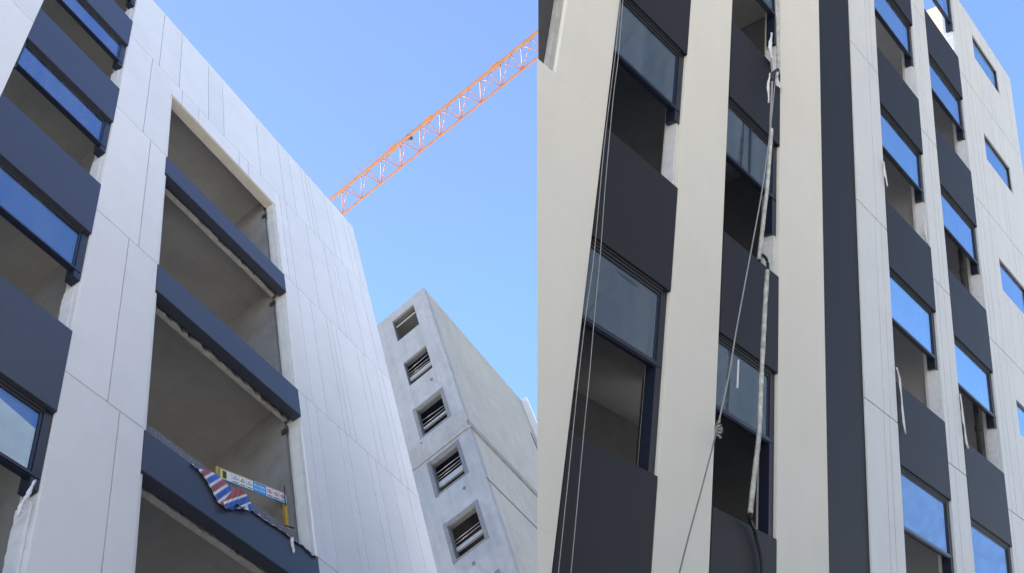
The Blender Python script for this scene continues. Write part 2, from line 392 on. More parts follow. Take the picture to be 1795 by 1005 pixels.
for k, t in enumerate(WTOP):
    if t - wh < 1: break
    w_ = MC()
    m = .02
    # rough patched reveal set back in the opening
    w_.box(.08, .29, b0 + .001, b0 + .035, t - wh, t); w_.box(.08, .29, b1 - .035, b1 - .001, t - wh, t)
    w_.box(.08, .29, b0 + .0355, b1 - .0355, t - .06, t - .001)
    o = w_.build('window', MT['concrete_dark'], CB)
    w_ = MC(); w_.box(.14, .24, b0 + .0605, b1 - .0605, t - wh + .36 + .05 * (k % 3), t - wh + .58 + .05 * (k % 2)) if k else w_.box(.14, .2, b0 + .0605, b1 - .0605, t - .42, t - .38)
    if k: w_.build('sill_board', MT['concrete'], o)
    else: w_.build('bar', MT['rail'], o)
    if k:
        for hgt, r_, mt in ((.80, .011, 'rail'), (.97, .016, 'rebar'), (1.18, .012, 'rail'))[:2 + k % 2]:
            tt = MC(); tt.tube([tt.P(.17, b0 + .05, t - wh + hgt + random.uniform(-.06, .06)), tt.P(.17, b1 - .05, t - wh + hgt + random.uniform(-.06, .06))], r_, 6)
            tt.build('bar', MT[mt], o)
    if k >= 2:
        fr_ = MC(); e = .17
        fr_.box(-.012, -.0005, b0 - e, b0 - .001, t - wh - e * .6, t + e + random.uniform(-.04, .04)); fr_.box(-.012, -.0005, b1 + .001, b1 + e, t - wh - e * .6 + random.uniform(-.05, .05), t + e)
        fr_.box(-.012, -.0005, b0, b1, t + .001, t + e * .8); fr_.box(-.012, -.0005, b0, b1, t - wh - e * .5, t - wh - .001)
        fr_.build('patch_border', MT['concrete_dark'], CB)
    pt = MC(); pt.tube([pt.P(-.006, 1.0 if k % 2 else 1.5, t - wh - .62), pt.P(.01, 1.0 if k % 2 else 1.5, t - wh - .62)], .09, 10)
    if k: pt.build('plugged_hole', MT['concrete_dark'], CB)
bv = 26.75 + 1.6
c = MC()
n = 30
lo = [(-.07, i * BW / n) for i in range(n + 1)]
for i in range(n):
    y0, y1 = i * BW / n - .08, (i + 1) * BW / n - .08
    if b0 - .2 < (y0 + y1) / 2 < b1 + .2:
        c.box(-.06, -.0125, y0, y1, bv - .22, bv + .72)
    else:
        c.box(-.06, -.0005, y0, y1, bv - .22 + random.uniform(-.03, .03), bv + .86 + random.uniform(-.04, .04))
c.build('cast_band', MT['band'], CB)
c = MC(); c.box(-.06, 12.0, -.09, -.001, bv - .16, bv + .16); c.build('cast_band', MT['band'], CB)
c = MC(); c.box(0.0, 12.0, -.025, -.001, bv - 3.04, bv - 2.98); c.build('cast_joint', MT['concrete_dark'], CB)
c = MC(); c.box(9.85, 10.1, -.35, -.001, TOPC - 14, TOPC - .05); c.build('edge_fin', MT['panel'], CB)
c = MC(); c.box(9.1, 9.3, -.012, -.001, TOPC - 4.9, TOPC - 3.2); c.build('slot_window', MT['steel'], CB)

# =================================================================== OPPOSITE BLOCK (out of view, added to darken what the near panes reflect)
OPM = Matrix.Translation(Vector((n1w.x, n1w.y, 0)) * 44 + Vector((u1w.x, u1w.y, 0)) * -6) @ R3.to_4x4()
OB = empty('reflection_block', OPM, 'out-of-view dark block added to darken the reflections in the near window panes', 'building')
m = MB(); m.box(-30, 42, -12, 0, 0, 36)
m.build('wall', mat('dark_reflection_wall', (0.06, 0.062, 0.065), 0.9, 0.2, 2.0), OB)
m = MB(); m.box(42.01, 52, -12, -.5, 0, 22); m.build('low_reflection_wing', mat('dark_reflection_wing', (0.07, 0.072, 0.075), 0.9, 0.2, 2.0), OB)  # added lower wing, sized to keep the second column's reflections dark
m = MB(); m.box(52.01, 84, -12, -.8, 0, 16); m.build('blue_reflection_wing', mat('blue_reflection_tone', (0.13, 0.20, 0.34), 0.8, 0.2, 1.0), OB)  # added wing, coloured blue to tint the reflection in the far lower panes
for fl in range(9):
    m = MB()
    for k in range(16): m.box(-28 + k * 4.1, -26.2 + k * 4.1, .001, .05, 1.2 + fl * 3.5, 2.9 + fl * 3.5)
    m.build('window_row', MT['steel'], OB)

# =================================================================== TOWER CRANE
XD = -Vector((-7872, -5965, -1620)).normalized()
Xw = M3 @ XD; Xw.z = 0; Xw.normalize(); Yw = Vector((0, 0, 1)).cross(Xw)
HJ = 51.9
def at_h(x, y, h):
    r = ray(x, y); return EYE + M3 @ (r * (h / r.dot(UP)))
pa_, pb_ = at_h(750, 212.5, HJ), at_h(750, 255.4, HJ)
gauge = (pb_ - pa_).dot(Yw); 
JM = Matrix((Xw, Yw, Vector((0, 0, 1)))).transposed().to_4x4()
pa_ = pa_ + Xw * 0
CRM = Matrix.Translation(Vector((pa_.x, pa_.y, 0))) @ JM
PITCH = 1.62; X0, X1 = -24 * PITCH, 7 * PITCH
mastx = X0 + 3
# base of the crane is under its mast
org = Vector((mastx, gauge / 2, 0))
CR = empty('tower_crane', Matrix.Translation(CRM @ org) @ JM, 'orange lattice tower crane jib crossing the blue sky behind the white block', 'crane')
z0 = HJ + 1.6; ht = 1.42
def cp(x, y, z): return Vector((x, y, z)) - org
j = MB()
yA, yB, yT = 0.0, gauge, gauge * .5
for y, z, r in ((yA, z0, .08), (yB, z0, .07), (yT, z0 + ht, .09)):
    j.tube([cp(X0, y, z), cp(X1, y, z)], r, 6)
j.build('jib_chord', MT['orange'], CR)
j = MB(); nb = int((X1 - X0) / PITCH)
for i in range(nb):
    xa, xb, xm = X0 + i * PITCH, X0 + (i + 1) * PITCH, X0 + (i + .5) * PITCH
    j.tube([cp(xa, yB, z0), cp(xm, yT, z0 + ht)], .036, 5); j.tube([cp(xm, yT, z0 + ht), cp(xb, yB, z0)], .036, 5)
    j.tube([cp(xa, yA, z0), cp(xm, yT, z0 + ht)], .036, 5); j.tube([cp(xm, yT, z0 + ht), cp(xb, yA, z0)], .036, 5)
    j.tube([cp(xa, yB, z0), cp(xb, yA, z0)], .028, 5)
    j.tube([cp(xa, yA, z0), cp(xa, yB, z0)], .036, 5)
j.build('jib_lattice', MT['orange_pale'], CR)
def jx(px, py): # distance along the jib of a picture point
    q = at_h(px, py, HJ); return (q - Vector((pa_.x, pa_.y, 0))).dot(Xw)
j = MB()
j.tube([cp(jx(571, 340), yT, z0 + ht + 1.1), cp(jx(672, 262), yT, z0 + ht + .45), cp(jx(760, 195), yT, z0 + ht + .1)], .03, 5)
j.build('pendant_rod', MT['rebar'], CR)
for px, py in ((868, 118), (747, 212), (680, 262)):
    x = jx(px, py); j = MB(); j.box(*(x - .28 - org.x, x + .28 - org.x), yT - .16 - org.y, yT + .14 - org.y, z0 + ht - .15, z0 + ht + .13)
    j.build('jib_connector', MT['orange'], CR, bevel=.03)
x = jx(715, 246); j = MB(); j.tube([cp(x, yT - .2, z0 + ht - .35), cp(x + .02, yT + .12, z0 + ht - .35)], .16, 12); j.build('sheave', MT['steel'], CR)
j = MB()
for sx in (-.8, .8):
    for sy in (-.8, .8): j.box(sx - .07, sx + .07, sy - .07, sy + .07, 0, z0 + 1.2)
for i in range(27):
    z = i * 2.0
    for s_ in (-.8, .8):
        j.tube([Vector((-.8, s_, z)), Vector((.8, s_, z + 2))], .04, 5); j.tube([Vector((s_, .8, z)), Vector((s_, -.8, z + 2))], .04, 5)
j.build('mast', MT['orange'], CR)

# =================================================================== RIGHT BUILDING
D2 = 6.0
FR = Frame(U2, V2, N2, D2, 2.1, -.6)
RB = empty('office_building', FR.mw(), 'near office block with cream pilasters, charcoal spandrel columns and a charcoal vertical strip', 'building')
VB, VT = -.9, 3.365
def cut(d, v): return 1.1006 + 1.1009 * d - .1934 * v + (.004 if d > 0 else 0)      # the block's raking end
HR = [VB, -.25, .38, 1.003, 1.63, 2.252, 2.88, VT]
# end pilaster, raking outer edge
def raked(mb, va, vb, uR, d0, d1, inset=0.0):
    f = lambda d, v: min(cut(d, v) + inset, uR - .002)
    mb.solid([mb.P(f(d0, va), d0, va), mb.P(uR, d0, va), mb.P(uR, d1, va), mb.P(f(d1, va), d1, va)],
             [mb.P(f(d0, vb), d0, vb), mb.P(uR, d0, vb), mb.P(uR, d1, vb), mb.P(f(d1, vb), d1, vb)])
m = MB(FR); raked(m, .345, 1.18, 1.078, 0.0, .03); raked(m, .18, .3448, 1.078, 0.0, .003); m.box(.926, 1.078, 0.0, .03, 1.1802, VT)
m.build('pilaster', MT['beige'], RB)
m = MB(FR); raked(m, 1.185, 2.0, .9255, .026, .04); m.build('window', MT['steel'], RB)
m = MB(FR); m.box(.914, .9256, .010, .0255, 1.1815, 2.0); m.build('jamb_strip', MT['rough'], RB)
for a, b in ((1.330, 1.508), (1.752, 1.982)):
    m = MB(FR); m.box(a, b, 0, .05, VB, VT); m.build('pilaster', MT['beige'], RB, bevel=.008)
m = MB(FR); m.box(1.9825, 2.1955, .004, .05, VB, VT - .01); m.build('dark_strip', MT['strip'], RB)
J4 = [[2.30, 2.352], [2.31], [2.306, 2.34], [2.31, 2.352], [2.322], [2.315, 2.352], [2.308], [2.31, 2.35]]
m = MB(FR); panels(m, 2.196, 2.394, rows_of(HR, J4)); m.build('cladding', MT['panel2'], RB)
J5 = [[2.78], [2.79, 2.82], [2.785], [2.765, 2.82], [2.80, 2.835], [2.776, 2.80], [2.785]]
m = MB(FR); panels(m, 2.736, 2.875, rows_of(HR, J5)); m.build('cladding', MT['panel2'], RB)
m = MB(FR); m.box(2.1965, 2.3935, .007, .05, VB, VT - .01); m.build('wall', MT['plaster'], RB)
m = MB(FR); m.box(2.7365, 2.8745, .007, .05, VB, VT - .01); m.build('wall', MT['plaster'], RB)
# panelled end with punched windows
PW = [(3.118, 3.262), (2.556, 2.697), (1.928, 2.074), (1.335, 1.471), (.72, .866), (.10, .246)]
pu0, pu1 = 3.442, 3.752
m = MB(FR)
J6 = [[3.27, 3.385], [3.26, 3.33], [3.25, 3.385], [3.265, 3.31, 3.385], [3.255, 3.30, 3.38], [3.29, 3.34, 3.385], [3.286, 3.35]]
panels(m, 3.222, pu0, rows_of(HR, J6))
panels(m, pu1 + .0006, 3.95, rows_of(HR, [[3.80], [3.86], [3.82], [3.79, 3.85], [3.84], [3.9], [3.87]]))
edges = [(PW[i + 1][1], PW[i][0]) for i in range(len(PW) - 1)] + [(PW[0][1], VT), (VB, PW[-1][0])]
for lo_, hi_ in edges:
    cutv = [lo_] + [h for h in HR if lo_ + .02 < h < hi_ - .02] + [hi_]
    for i, (a, b) in enumerate(zip(cutv, cutv[1:])):
        panels(m, pu0 + .0006, pu1, [(a - (.0013 if i == 0 else 0), b + (.0013 if b == hi_ else 0), [3.57, 3.655, 3.695] if i == 0 else [3.5, 3.60, 3.64])])
m.build('cladding', MT['panel2'], RB)
m = MB(FR); m.box(3.2225, pu0, .007, .05, VB, VT - .01); m.box(pu1, 3.9495, .007, .05, VB, VT - .01)
for lo_, hi_ in edges: m.box(pu0, pu1, .007, .05, lo_ + .0005, min(hi_, VT - .01) - .0005)
m.build('wall', MT['plaster'], RB)
for lo_, hi_ in PW:
    f = MB(FR); e = .006
    f.box(pu0 + .001, pu1 - .001, .005, .02, hi_ - e, hi_ - .001); f.box(pu0 + .001, pu1 - .001, .005, .02, lo_ + .001, lo_ + e)
    f.box(pu0 + .001, pu0 + e, .005, .02, lo_ + e, hi_ - e); f.box(pu1 - e, pu1 - .001, .005, .02, lo_ + e, hi_ - e)
    o = f.build('punched_window', MT['frame'], RB)
    MB(FR).box(pu0 + e, pu1 - e, .0095, .0115, lo_ + e, hi_ - e).build('pane', MT['glass'], o)

MB(FR).box(pu0 + .007, pu1 - .01, .013, .016, 1.345, 1.43).build('backing_board', mat('brown_board', (0.30, 0.15, 0.06), 0.8, 0.2, 3.0), RB)
# floors: the interior narrows along the raking end
def slab_R(v0, v1, ub=None, u1=3.94, d0=.0515, d1=.85):
    ub = ub or 0
    f = lambda d, v: max(cut(d, v) + .03, ub)
    m_ = MB(FR)
    return m_.solid([m_.P(f(d0, v0), d0, v0), m_.P(u1, d0, v0), m_.P(u1, d1, v0), m_.P(f(d1, v0), d1, v0)],
                    [m_.P(f(d0, v1), d0, v1), m_.P(u1, d0, v1), m_.P(u1, d1, v1), m_.P(f(d1, v1), d1, v1)])
for v in (-.15, .465, 1.095, 1.712, 2.335): slab_R(v, v + .03).build('floor_slab', MT['ceiling2'], RB)
slab_R(2.92, 2.95).build('roof', MT['ceiling2'], RB)
m = MB(FR)      # raking end wall and rear wall
for va, vb in ((VB, 0), (0, 1.0), (1.0, 2.0), (2.0, 2.919)):
    g = lambda d, v, o_: m.P(cut(d, v) + o_, d, v)
    m.solid([g(.052, va, .004), g(.052, va, .026), g(.87, va, .026), g(.87, va, .004)], [g(.052, vb, .004), g(.052, vb, .026), g(.87, vb, .026), g(.87, vb, .004)])
m.build('end_wall', MT['interior2'], RB)
RV = [(VB, -.06), (.12, .57), (.77, 1.20), (1.40, 1.82), (2.02, 2.45), (2.62, 2.919)]     # a slit of open windows on every rear floor
for a, b in RV:
    m = MB(FR); m.solid([m.P(cut(.852, a) + .03, .852, a), m.P(3.94, .852, a), m.P(3.94, .87, a), m.P(cut(.87, a) + .03, .87, a)],
                    [m.P(cut(.852, b) + .03, .852, b), m.P(3.94, .852, b), m.P(3.94, .87, b), m.P(cut(.87, b) + .03, .87, b)])
    m.build('rear_wall', MT['interior2'], RB)
m = MB(FR); m.box(3.9, 3.94, .0515, .85, VB, 2.919); m.build('gable_wall', MT['interior2'], RB)
for a in (2.02, 2.76):                                           # partitions
    m = MB(FR); m.box(a, a + .03, .0515, .60 if a < 2.1 else .85, VB, 2.33); m.build('partition', MT['interior2'], RB)
m = MB(FR); m.box(3.30, 3.34, .0515, .85, VB, 2.919); m.build('partition', MT['interior2'], RB)

COLS = [
    (1.0785, 1.3295, [(-.115, -.37), (.518, .262), (1.156, .902), (1.79, 1.532), (2.42, 2.165), (3.05, 2.80)]),
    (1.5085, 1.7515, [(-.115, -.37), (.5146, .258), (1.146, .892), (1.787, 1.537), (2.41, 2.16), (3.04, 2.79)]),
    (2.3945, 2.7355, [(-.11, -.36), (.51, .265), (1.129, .885), (1.747, 1.503), (2.382, 2.134), (3.0, 2.746)]),
    (2.8755, 3.2215, [(-.11, -.36), (.505, .26), (1.121, .876), (1.736, 1.486), (2.355, 2.094), (2.952, 2.722)]),
]
for ci, (a, b, sp) in enumerate(COLS):
    for k, (t, bt) in enumerate(sp):
        s = MB(FR); s.box(a + .0003, b - .0003, -.0012, .020, bt, t); s.build('spandrel_panel', MT['spandrel2'], RB, bevel=.006)
        if bt > -.3:
            s = MB(FR); s.box(a + .001, b - .001, .0206, .0512, t - .06, t - .005); s.build('sill', MT['rough'], RB)
        nb = sp[k + 1][1] if k + 1 < len(sp) else (3.31 if ci == 3 else 3.23)
        drop = (.028, .10, .03, .035)[ci] if k != 1 else .22
        window(FR, RB, a + .0003, b - .0003, nb - .172, nb, drop=min(drop, nb - .172 - t), panes=2 if ci == 1 and k == 2 else 1)
        lo_, hi_ = t + .004, nb - .172 - drop
        if hi_ - lo_ > .05:
            f = MB(FR); n = 12
            pa = [(b - .007 + random.uniform(-.0015, .0015), lo_ + (hi_ - lo_) * i / n) for i in range(n + 1)] + [(b - .0012, hi_), (b - .0012, lo_)]
            f.prism_d(pa, .010, .040); f.build('jamb_film', MT['film'], RB)
    m = MB(FR); m.box(a, b, 0.0, .05, 3.31 if ci == 3 else 3.23, VT); m.build('top_panel', MT['panel2'], RB)
for ci, u, v0, v1 in ((0, 1.305, .80, .86), (1, 1.60, .80, .87)):          # strips of tape left on two panes
    m = MB(FR); m.prism_d([(u, v0), (u + .006, v0 + .002), (u + .007, v1), (u + .001, v1 - .004)], .0105, .0117); m.build('tape_mark', MT['film'], RB)
m = MB(FR); m.box(3.30, 3.36, .053, .5, 2.951, 3.37); m.build('rooftop_wall', MT['tan'], RB)
for v in (1.16, 1.78):                                                 # drain pipes seen through the far column
    m = MB(FR); m.tube([FR.p(3.17, .052, v - .05), FR.p(3.17, .052, v + .5)], .05, 10); m.tube([FR.p(3.17, .052, v + .1), FR.p(3.17, .052, v + .115)], .065, 10)
    m.build('drain_pipe', MT['black'], RB)

# =================================================================== LOOSE THINGS
def hung(name, fr, pts, r, mt, label, cat, group=None, n=8, sub=6, wob=0.0):
    """a tube through facade points (u, d, v), its origin at its lowest end"""
    P = [fr.p(*q) for q in pts]
    P2 = []
    for i in range(len(P) - 1):
        p0, p1, p2, p3 = P[max(i - 1, 0)], P[i], P[i + 1], P[min(i + 2, len(P) - 1)]
        for k in range(sub):
            t = k / sub
            P2.append(.5 * ((2 * p1) + (p2 - p0) * t + (2 * p0 - 5 * p1 + 4 * p2 - p3) * t * t + (3 * p1 - p0 - 3 * p2 + p3) * t ** 3))
    P2.append(P[-1])
    off = P2[-1].copy()
    m_ = MB(); m_.tube([q - off for q in P2], r, n, wob)
    o_ = m_.build(name, mt)
    o_.matrix_world = Matrix.Translation(fr.O + fr.R @ off) @ fr.R.to_4x4()
    tag(o_, label, cat, group); return o_

dA = -.006
hung('cable', FR, [(u, dA, v) for u, v in [(1.079, 1.62), (1.082, 1.5), (1.088, 1.345), (1.087, 1.236), (1.091, 1.079), (1.094, 1.002), (1.101, .868), (1.104, .737), (1.108, .627), (1.11, .517), (1.116, .294), (1.118, .15)]],
     .005, MT['cable'], 'thin grey cable hanging in front of the first dark window column, clear of the pilaster', 'cable', 'thin cables beside the end pilaster')
hung('cable', FR, [(u, dA, v) for u, v in [(1.071, 1.62), (1.074, 1.493), (1.078, 1.35), (1.077, 1.113), (1.084, .863), (1.081, .729), (1.081, .616), (1.084, .462), (1.087, .287), (1.088, .15)]],
     .0045, MT['cable'], 'thin grey cable running tight along the edge of the first cream pilaster', 'cable', 'thin cables beside the end pilaster')
hung('rope', FR, [(u, -.03, v) for u, v in [(1.679, 1.732), (1.65, 1.496), (1.618, 1.303), (1.581, 1.135), (1.528, .9), (1.505, .784), (1.473, .665)]],
     .009, MT['cable'], 'long slanting grey rope, knotted over the second cream pilaster', 'rope')
hung('rope', FR, [(u, -.03, v) for u, v in [(1.473, .665), (1.45, .593), (1.422, .508), (1.397, .436), (1.371, .354), (1.35, .28)]],
     .009, MT['rope'], 'dark rope tail trailing down across the second cream pilaster below the knot', 'rope')
m = MB(); kp = FR.p(1.474, -.03, .665)
for i in range(3):
    cpt = [Vector((.035 * math.cos(a) + .012 * i, .03 * math.sin(a * 2 + i), .05 * math.sin(a) - .05 * i)) for a in [2 * math.pi * k / 14 for k in range(15)]]
    m.tube(cpt, .013, 6)
o = m.build('rope_knot', MT['cable']); o.matrix_world = Matrix.Translation(FR.O + FR.R @ kp) @ FR.R.to_4x4()
tag(o, 'bunched rope knot hanging at the edge of the second cream pilaster', 'knot')
hung('pipe', FR, [(1.672, -.03, 2.15), (1.676, -.03, 1.981), (1.684, -.03, 1.89), (1.688, -.03, 1.80), (1.690, -.03, 1.735)], .030, MT['pipe'],
     'dirty white pipe hanging at the top of the second dark column', 'pipe', 'weathered white pipes', wob=.1)
hung('pipe', FR, [(1.658, -.03, 1.52), (1.644, -.03, 1.348), (1.628, -.03, 1.23), (1.611, -.03, 1.114)], .030, MT['pipe'],
     'straight pale pipe hanging above the kinked black hose, cut off at its lower end', 'pipe', 'weathered white pipes', wob=.05)
hung('pipe', FR, [(1.649, -.03, 1.105), (1.641, -.03, 1.003), (1.631, -.03, .832), (1.625, -.03, .7), (1.609, -.03, .602), (1.597, -.03, .524)], .031, MT['pipe'],
     'lowest pale pipe, lumpy and moss stained, hanging below the kinked black hose', 'pipe', 'weathered white pipes', sub=9, wob=.11)
hung('hose', FR, [(1.613, -.03, 1.112), (1.618, -.032, 1.130), (1.636, -.034, 1.128), (1.648, -.032, 1.115), (1.650, -.03, 1.098)], .022, MT['black'],
     'short kinked black hose joining the two lower pale pipes', 'hose')
hung('rod', FR, [(1.657, -.028, 1.75), (1.662, -.028, 1.70), (1.659, -.028, 1.60), (1.656, -.028, 1.51)], .018, MT['cable'],
     'thin grey rod linking the torn film at the top to the straight pale pipe', 'rod')
hung('hose', FR, [(1.690, -.03, 1.74), (1.672, -.03, 1.72), (1.655, -.03, 1.695), (1.662, -.028, 1.68)], .024, MT['black'],
     'bent dark hose between the topmost pipe and the thin grey rod', 'hose')
hung('strap', FR, [(1.597, -.03, .53), (1.612, -.022, .512), (1.642, -.012, .507), (1.664, -.009, .482), (1.678, -.009, .455), (1.684, -.009, .42), (1.688, -.009, .36)], .026, MT['black'],
     'black strap trailing from the lowest pipe over the dark spandrel', 'strap')
def strips(name, fr, pts, wid, label, d=-.006):
    """a crumpled hanging ribbon of plastic film"""
    P = [fr.p(u, d + random.uniform(-.002, .001), v) for u, v in pts]
    off = P[-1].copy(); m_ = MB(); W = []
    for i in range(len(P) - 1):
        for k in range(5): W.append(P[i].lerp(P[i + 1], k / 5))
    W.append(P[-1]); prevq = None
    rows = []
    for i, p in enumerate(W):
        ww = wid * (.7 + .5 * abs(math.sin(i * 1.3))) ; tw = .5 * math.sin(i * .9)
        a = Vector((math.cos(tw), math.sin(tw), 0)) * ww
        rows.append([m_.bm.verts.new(p - off + a * s + Vector((0, t, 0))) for s, t in ((-1, 0), (0, -.02), (1, 0), (1, .006), (0, -.013), (-1, .006))])
    for i in range(len(rows) - 1):
        for k in range(6): m_.bm.faces.new((rows[i][k], rows[i][(k + 1) % 6], rows[i + 1][(k + 1) % 6], rows[i + 1][k])).smooth = True
    m_.bm.faces.new(rows[0]); m_.bm.faces.new(rows[-1][::-1])
    o_ = m_.build(name, MT['film']); o_.matrix_world = Matrix.Translation(fr.O + fr.R @ off) @ fr.R.to_4x4()
    return tag(o_, label, 'film', 'torn strips of white film')
strips('plastic_film', FR, [(2.385, 1.165), (2.408, 1.14), (2.411, 1.06), (2.42, .98)], .018, 'long torn white film strip hanging over a charcoal spandrel beside the panelled pilaster')
strips('plastic_film', FR, [(2.868, 1.27), (2.872, 1.19), (2.878, 1.14), (2.891, 1.095)], .022, 'curled white film strip peeling beside the farthest window column')
strips('plastic_film', FR, [(2.383, 1.88), (2.388, 1.84), (2.397, 1.793)], .028, 'short torn white film flap on the edge of the narrow panelled pilaster')
strips('plastic_film', FR, [(1.662, 1.85), (1.655, 1.80), (1.664, 1.76)], .035, 'crumpled white film wad bunched behind the topmost pipe', d=-.024)
strips('plastic_film', FR, [(1.686, 1.80), (1.705, 1.76), (1.718, 1.73), (1.735, 1.71)], .06, 'wide white film scrap tied beneath the topmost pipe', d=-.010)
strips('plastic_film', FR, [(1.652, 1.70), (1.648, 1.66), (1.650, 1.60)], .022, 'narrow white film scrap dangling left of the thin grey rod', d=-.026)
strips('plastic_film', FR, [(2.712, 1.86), (2.71, 1.80), (2.722, 1.755), (2.73, 1.765)], .03, 'knotted white film hanging in the jamb of the third dark window column', d=.004)
strips('plastic_film', FL, [(.752, 1.248), (.745, 1.21), (.735, 1.18), (.733, 1.155)], .022, 'crumpled white film dangling from the lowest window frame of the far white block', d=.008)

# ---- tarpaulin over the balcony
topE = [(1.109, 1.548), (1.131, 1.556), (1.154, 1.568), (1.188, 1.585), (1.23, 1.590), (1.259, 1.580), (1.285, 1.562), (1.307, 1.548), (1.326, 1.546), (1.366, 1.546), (1.409, 1.548), (1.462, 1.546), (1.495, 1.546), (1.53, 1.546), (1.552, 1.546)]
botE = [(1.109, 1.534), (1.131, 1.532), (1.152, 1.520), (1.172, 1.500), (1.190, 1.478), (1.222, 1.476), (1.255, 1.502), (1.300, 1.530), (1.326, 1.529), (1.366, 1.529), (1.409, 1.536), (1.462, 1.532), (1.495, 1.537), (1.53, 1.528), (1.552, 1.536)]
def lerp_list(L_, t):
    x = t * (len(L_) - 1); i = min(int(x), len(L_) - 2); f = x - i
    return tuple(L_[i][k] * (1 - f) + L_[i + 1][k] * f for k in range(2))
def sheet(name, tE, bE, stripes, nu, nv, dtop, dbot, bulge, seed):
    m_ = MB(); off = FL.p(*((tE[0][0], 0, tE[0][1]))); g = []; uv = {}
    for layer in (0, 1):
        gg = []
        for i in range(nu + 1):
            a = lerp_list(tE, i / nu); b = lerp_list(bE, i / nu); row = []
            wdt = math.hypot(a[0] - b[0], a[1] - b[1])
            for k in range(nv + 1):
                t = k / nv
                u = a[0] * (1 - t) + b[0] * t; v = a[1] * (1 - t) + b[1] * t
                d = dtop * (1 - t) ** 2 + dbot * (1 - (1 - t) ** 2) - bulge * wdt * math.sin(math.pi * min(1, t * 1.1))
                d += .0028 * noise.noise(Vector((u * 16 + seed, v * 22, 0))) * min(1, wdt / .05) + .0009 * math.sin(i * .5 + k * .12)
                row.append(m_.bm.verts.new(FL.p(u, d + layer * .0006, v) - off)); uv[(i, k)] = (u, v)
            gg.append(row)
        g.append(gg)
    for layer in (0, 1):
        for i in range(nu):
            for k in range(nv):
                f = m_.bm.faces.new((g[layer][i][k], g[layer][i + 1][k], g[layer][i + 1][k + 1], g[layer][i][k + 1])); f.smooth = True
                f.material_index = stripes(*uv[(i, k)])
    def strip_edge(e0, e1):
        for x in range(len(e0) - 1): m_.bm.faces.new((e0[x], e0[x + 1], e1[x + 1], e1[x])).material_index = 2
    for sel in (lambda q: [r[0] for r in q], lambda q: [r[-1] for r in q], lambda q: q[0], lambda q: q[-1]): strip_edge(sel(g[0]), sel(g[1]))
    return m_, off
# material slots: red 0, blue 1, white 2
def st_main(u, v):
    x = ((.79 * u - .61 * v - .0007) / .0392) % 1.0
    return 0 if x < .34 else (2 if x < .5 else (1 if x < .84 else 2))
m_, off = sheet('tarpaulin', topE, botE, st_main, 240, 40, .012, -.006, .03, 1.7)
TP = m_.build('tarpaulin', [MT['red'], MT['blue'], MT['white']])
TP.matrix_world = Matrix.Translation(FL.O + FL.R @ off) @ FL.R.to_4x4()
tag(TP, 'red, white and blue striped tarpaulin drooping over a balcony spandrel', 'tarpaulin')
tE = [(1.200, 1.484), (1.232, 1.540), (1.262, 1.565), (1.285, 1.552), (1.300, 1.536)]
bE = [(1.204, 1.470), (1.222, 1.478), (1.245, 1.506), (1.270, 1.508), (1.292, 1.514)]
def st_flap(u, v):
    y = .707 * (u - v) + .186
    if y > .012: return 0 if u < 1.272 else (2 if u < 1.283 else 1)
    return 1 if abs(y) < .0075 else (0 if y < -.013 else 2)
m_, off2 = sheet('flap', tE, bE, st_flap, 70, 44, -.0125, -.0125, .025, 9.1)
fo = m_.build('folded_flap', [MT['red'], MT['blue'], MT['white']], TP); fo.location = off2 - off
m_ = MB(); tl = [(1.452, 1.537), (1.450, 1.520), (1.454, 1.505), (1.453, 1.494)]
for i, (u, v) in enumerate(tl[:-1]):
    u2, v2 = tl[i + 1]; a = FL.p(u, -.004, v) - off; b = FL.p(u2, -.004, v2) - off
    m_.tube([a, b], [.03 - .004 * i, .026 - .004 * i], 6)
m_.build('tail', MT['white'], TP)

# ---- safety barrier with warning board standing on the balcony floor
P0 = FL.p(1.345, .128, 1.56); P1 = FL.p(1.552, .067, 1.56)
ax = (P1 - P0); LEN = ax.length; ax.normalize(); nz = Vector((0, 0, 1)); ay = nz.cross(ax)
BM_ = Matrix.Translation(FL.O + FL.R @ P0) @ (FL.R @ Matrix((ax, ay, nz)).transposed()).to_4x4()
SB = empty('safety_barrier', BM_, 'yellow mesh edge-protection barrier with a strip of warning signs behind the tarpaulin', 'barrier')
BH = (1.80 - 1.56) * 6.0; Z0 = 0.0
def bb(x0, x1, y0, y1, z0, z1, name, mt, par=SB):
    m_ = MB(); m_.box(x0, x1, y0, y1, z0, z1); return m_.build(name, MT[mt], par)
bb(0, .04, 0, .04, Z0, BH, 'post', 'yellow'); bb(LEN - .07, LEN - .02, 0, .05, Z0, BH - .02, 'post', 'yellow')
bb(.0405, LEN - .0705, .005, .035, BH - .035, BH - .001, 'top_rail', 'yellow')
m_ = MB()
for i in range(int(LEN / .045)): m_.box(.05 + i * .045, .056 + i * .045, .012, .018, .06, BH - .24)
for i in range(12): m_.box(.041, LEN - .071, .0185, .0235, .08 + i * .09, .085 + i * .09)
m_.build('wire_mesh', MT['mesh'], SB)
S0, S1 = BH - .25, BH - .04
sb = bb(.045, LEN - .03, -.012, -.002, S0, S1, 'sign_board', 'signblue')
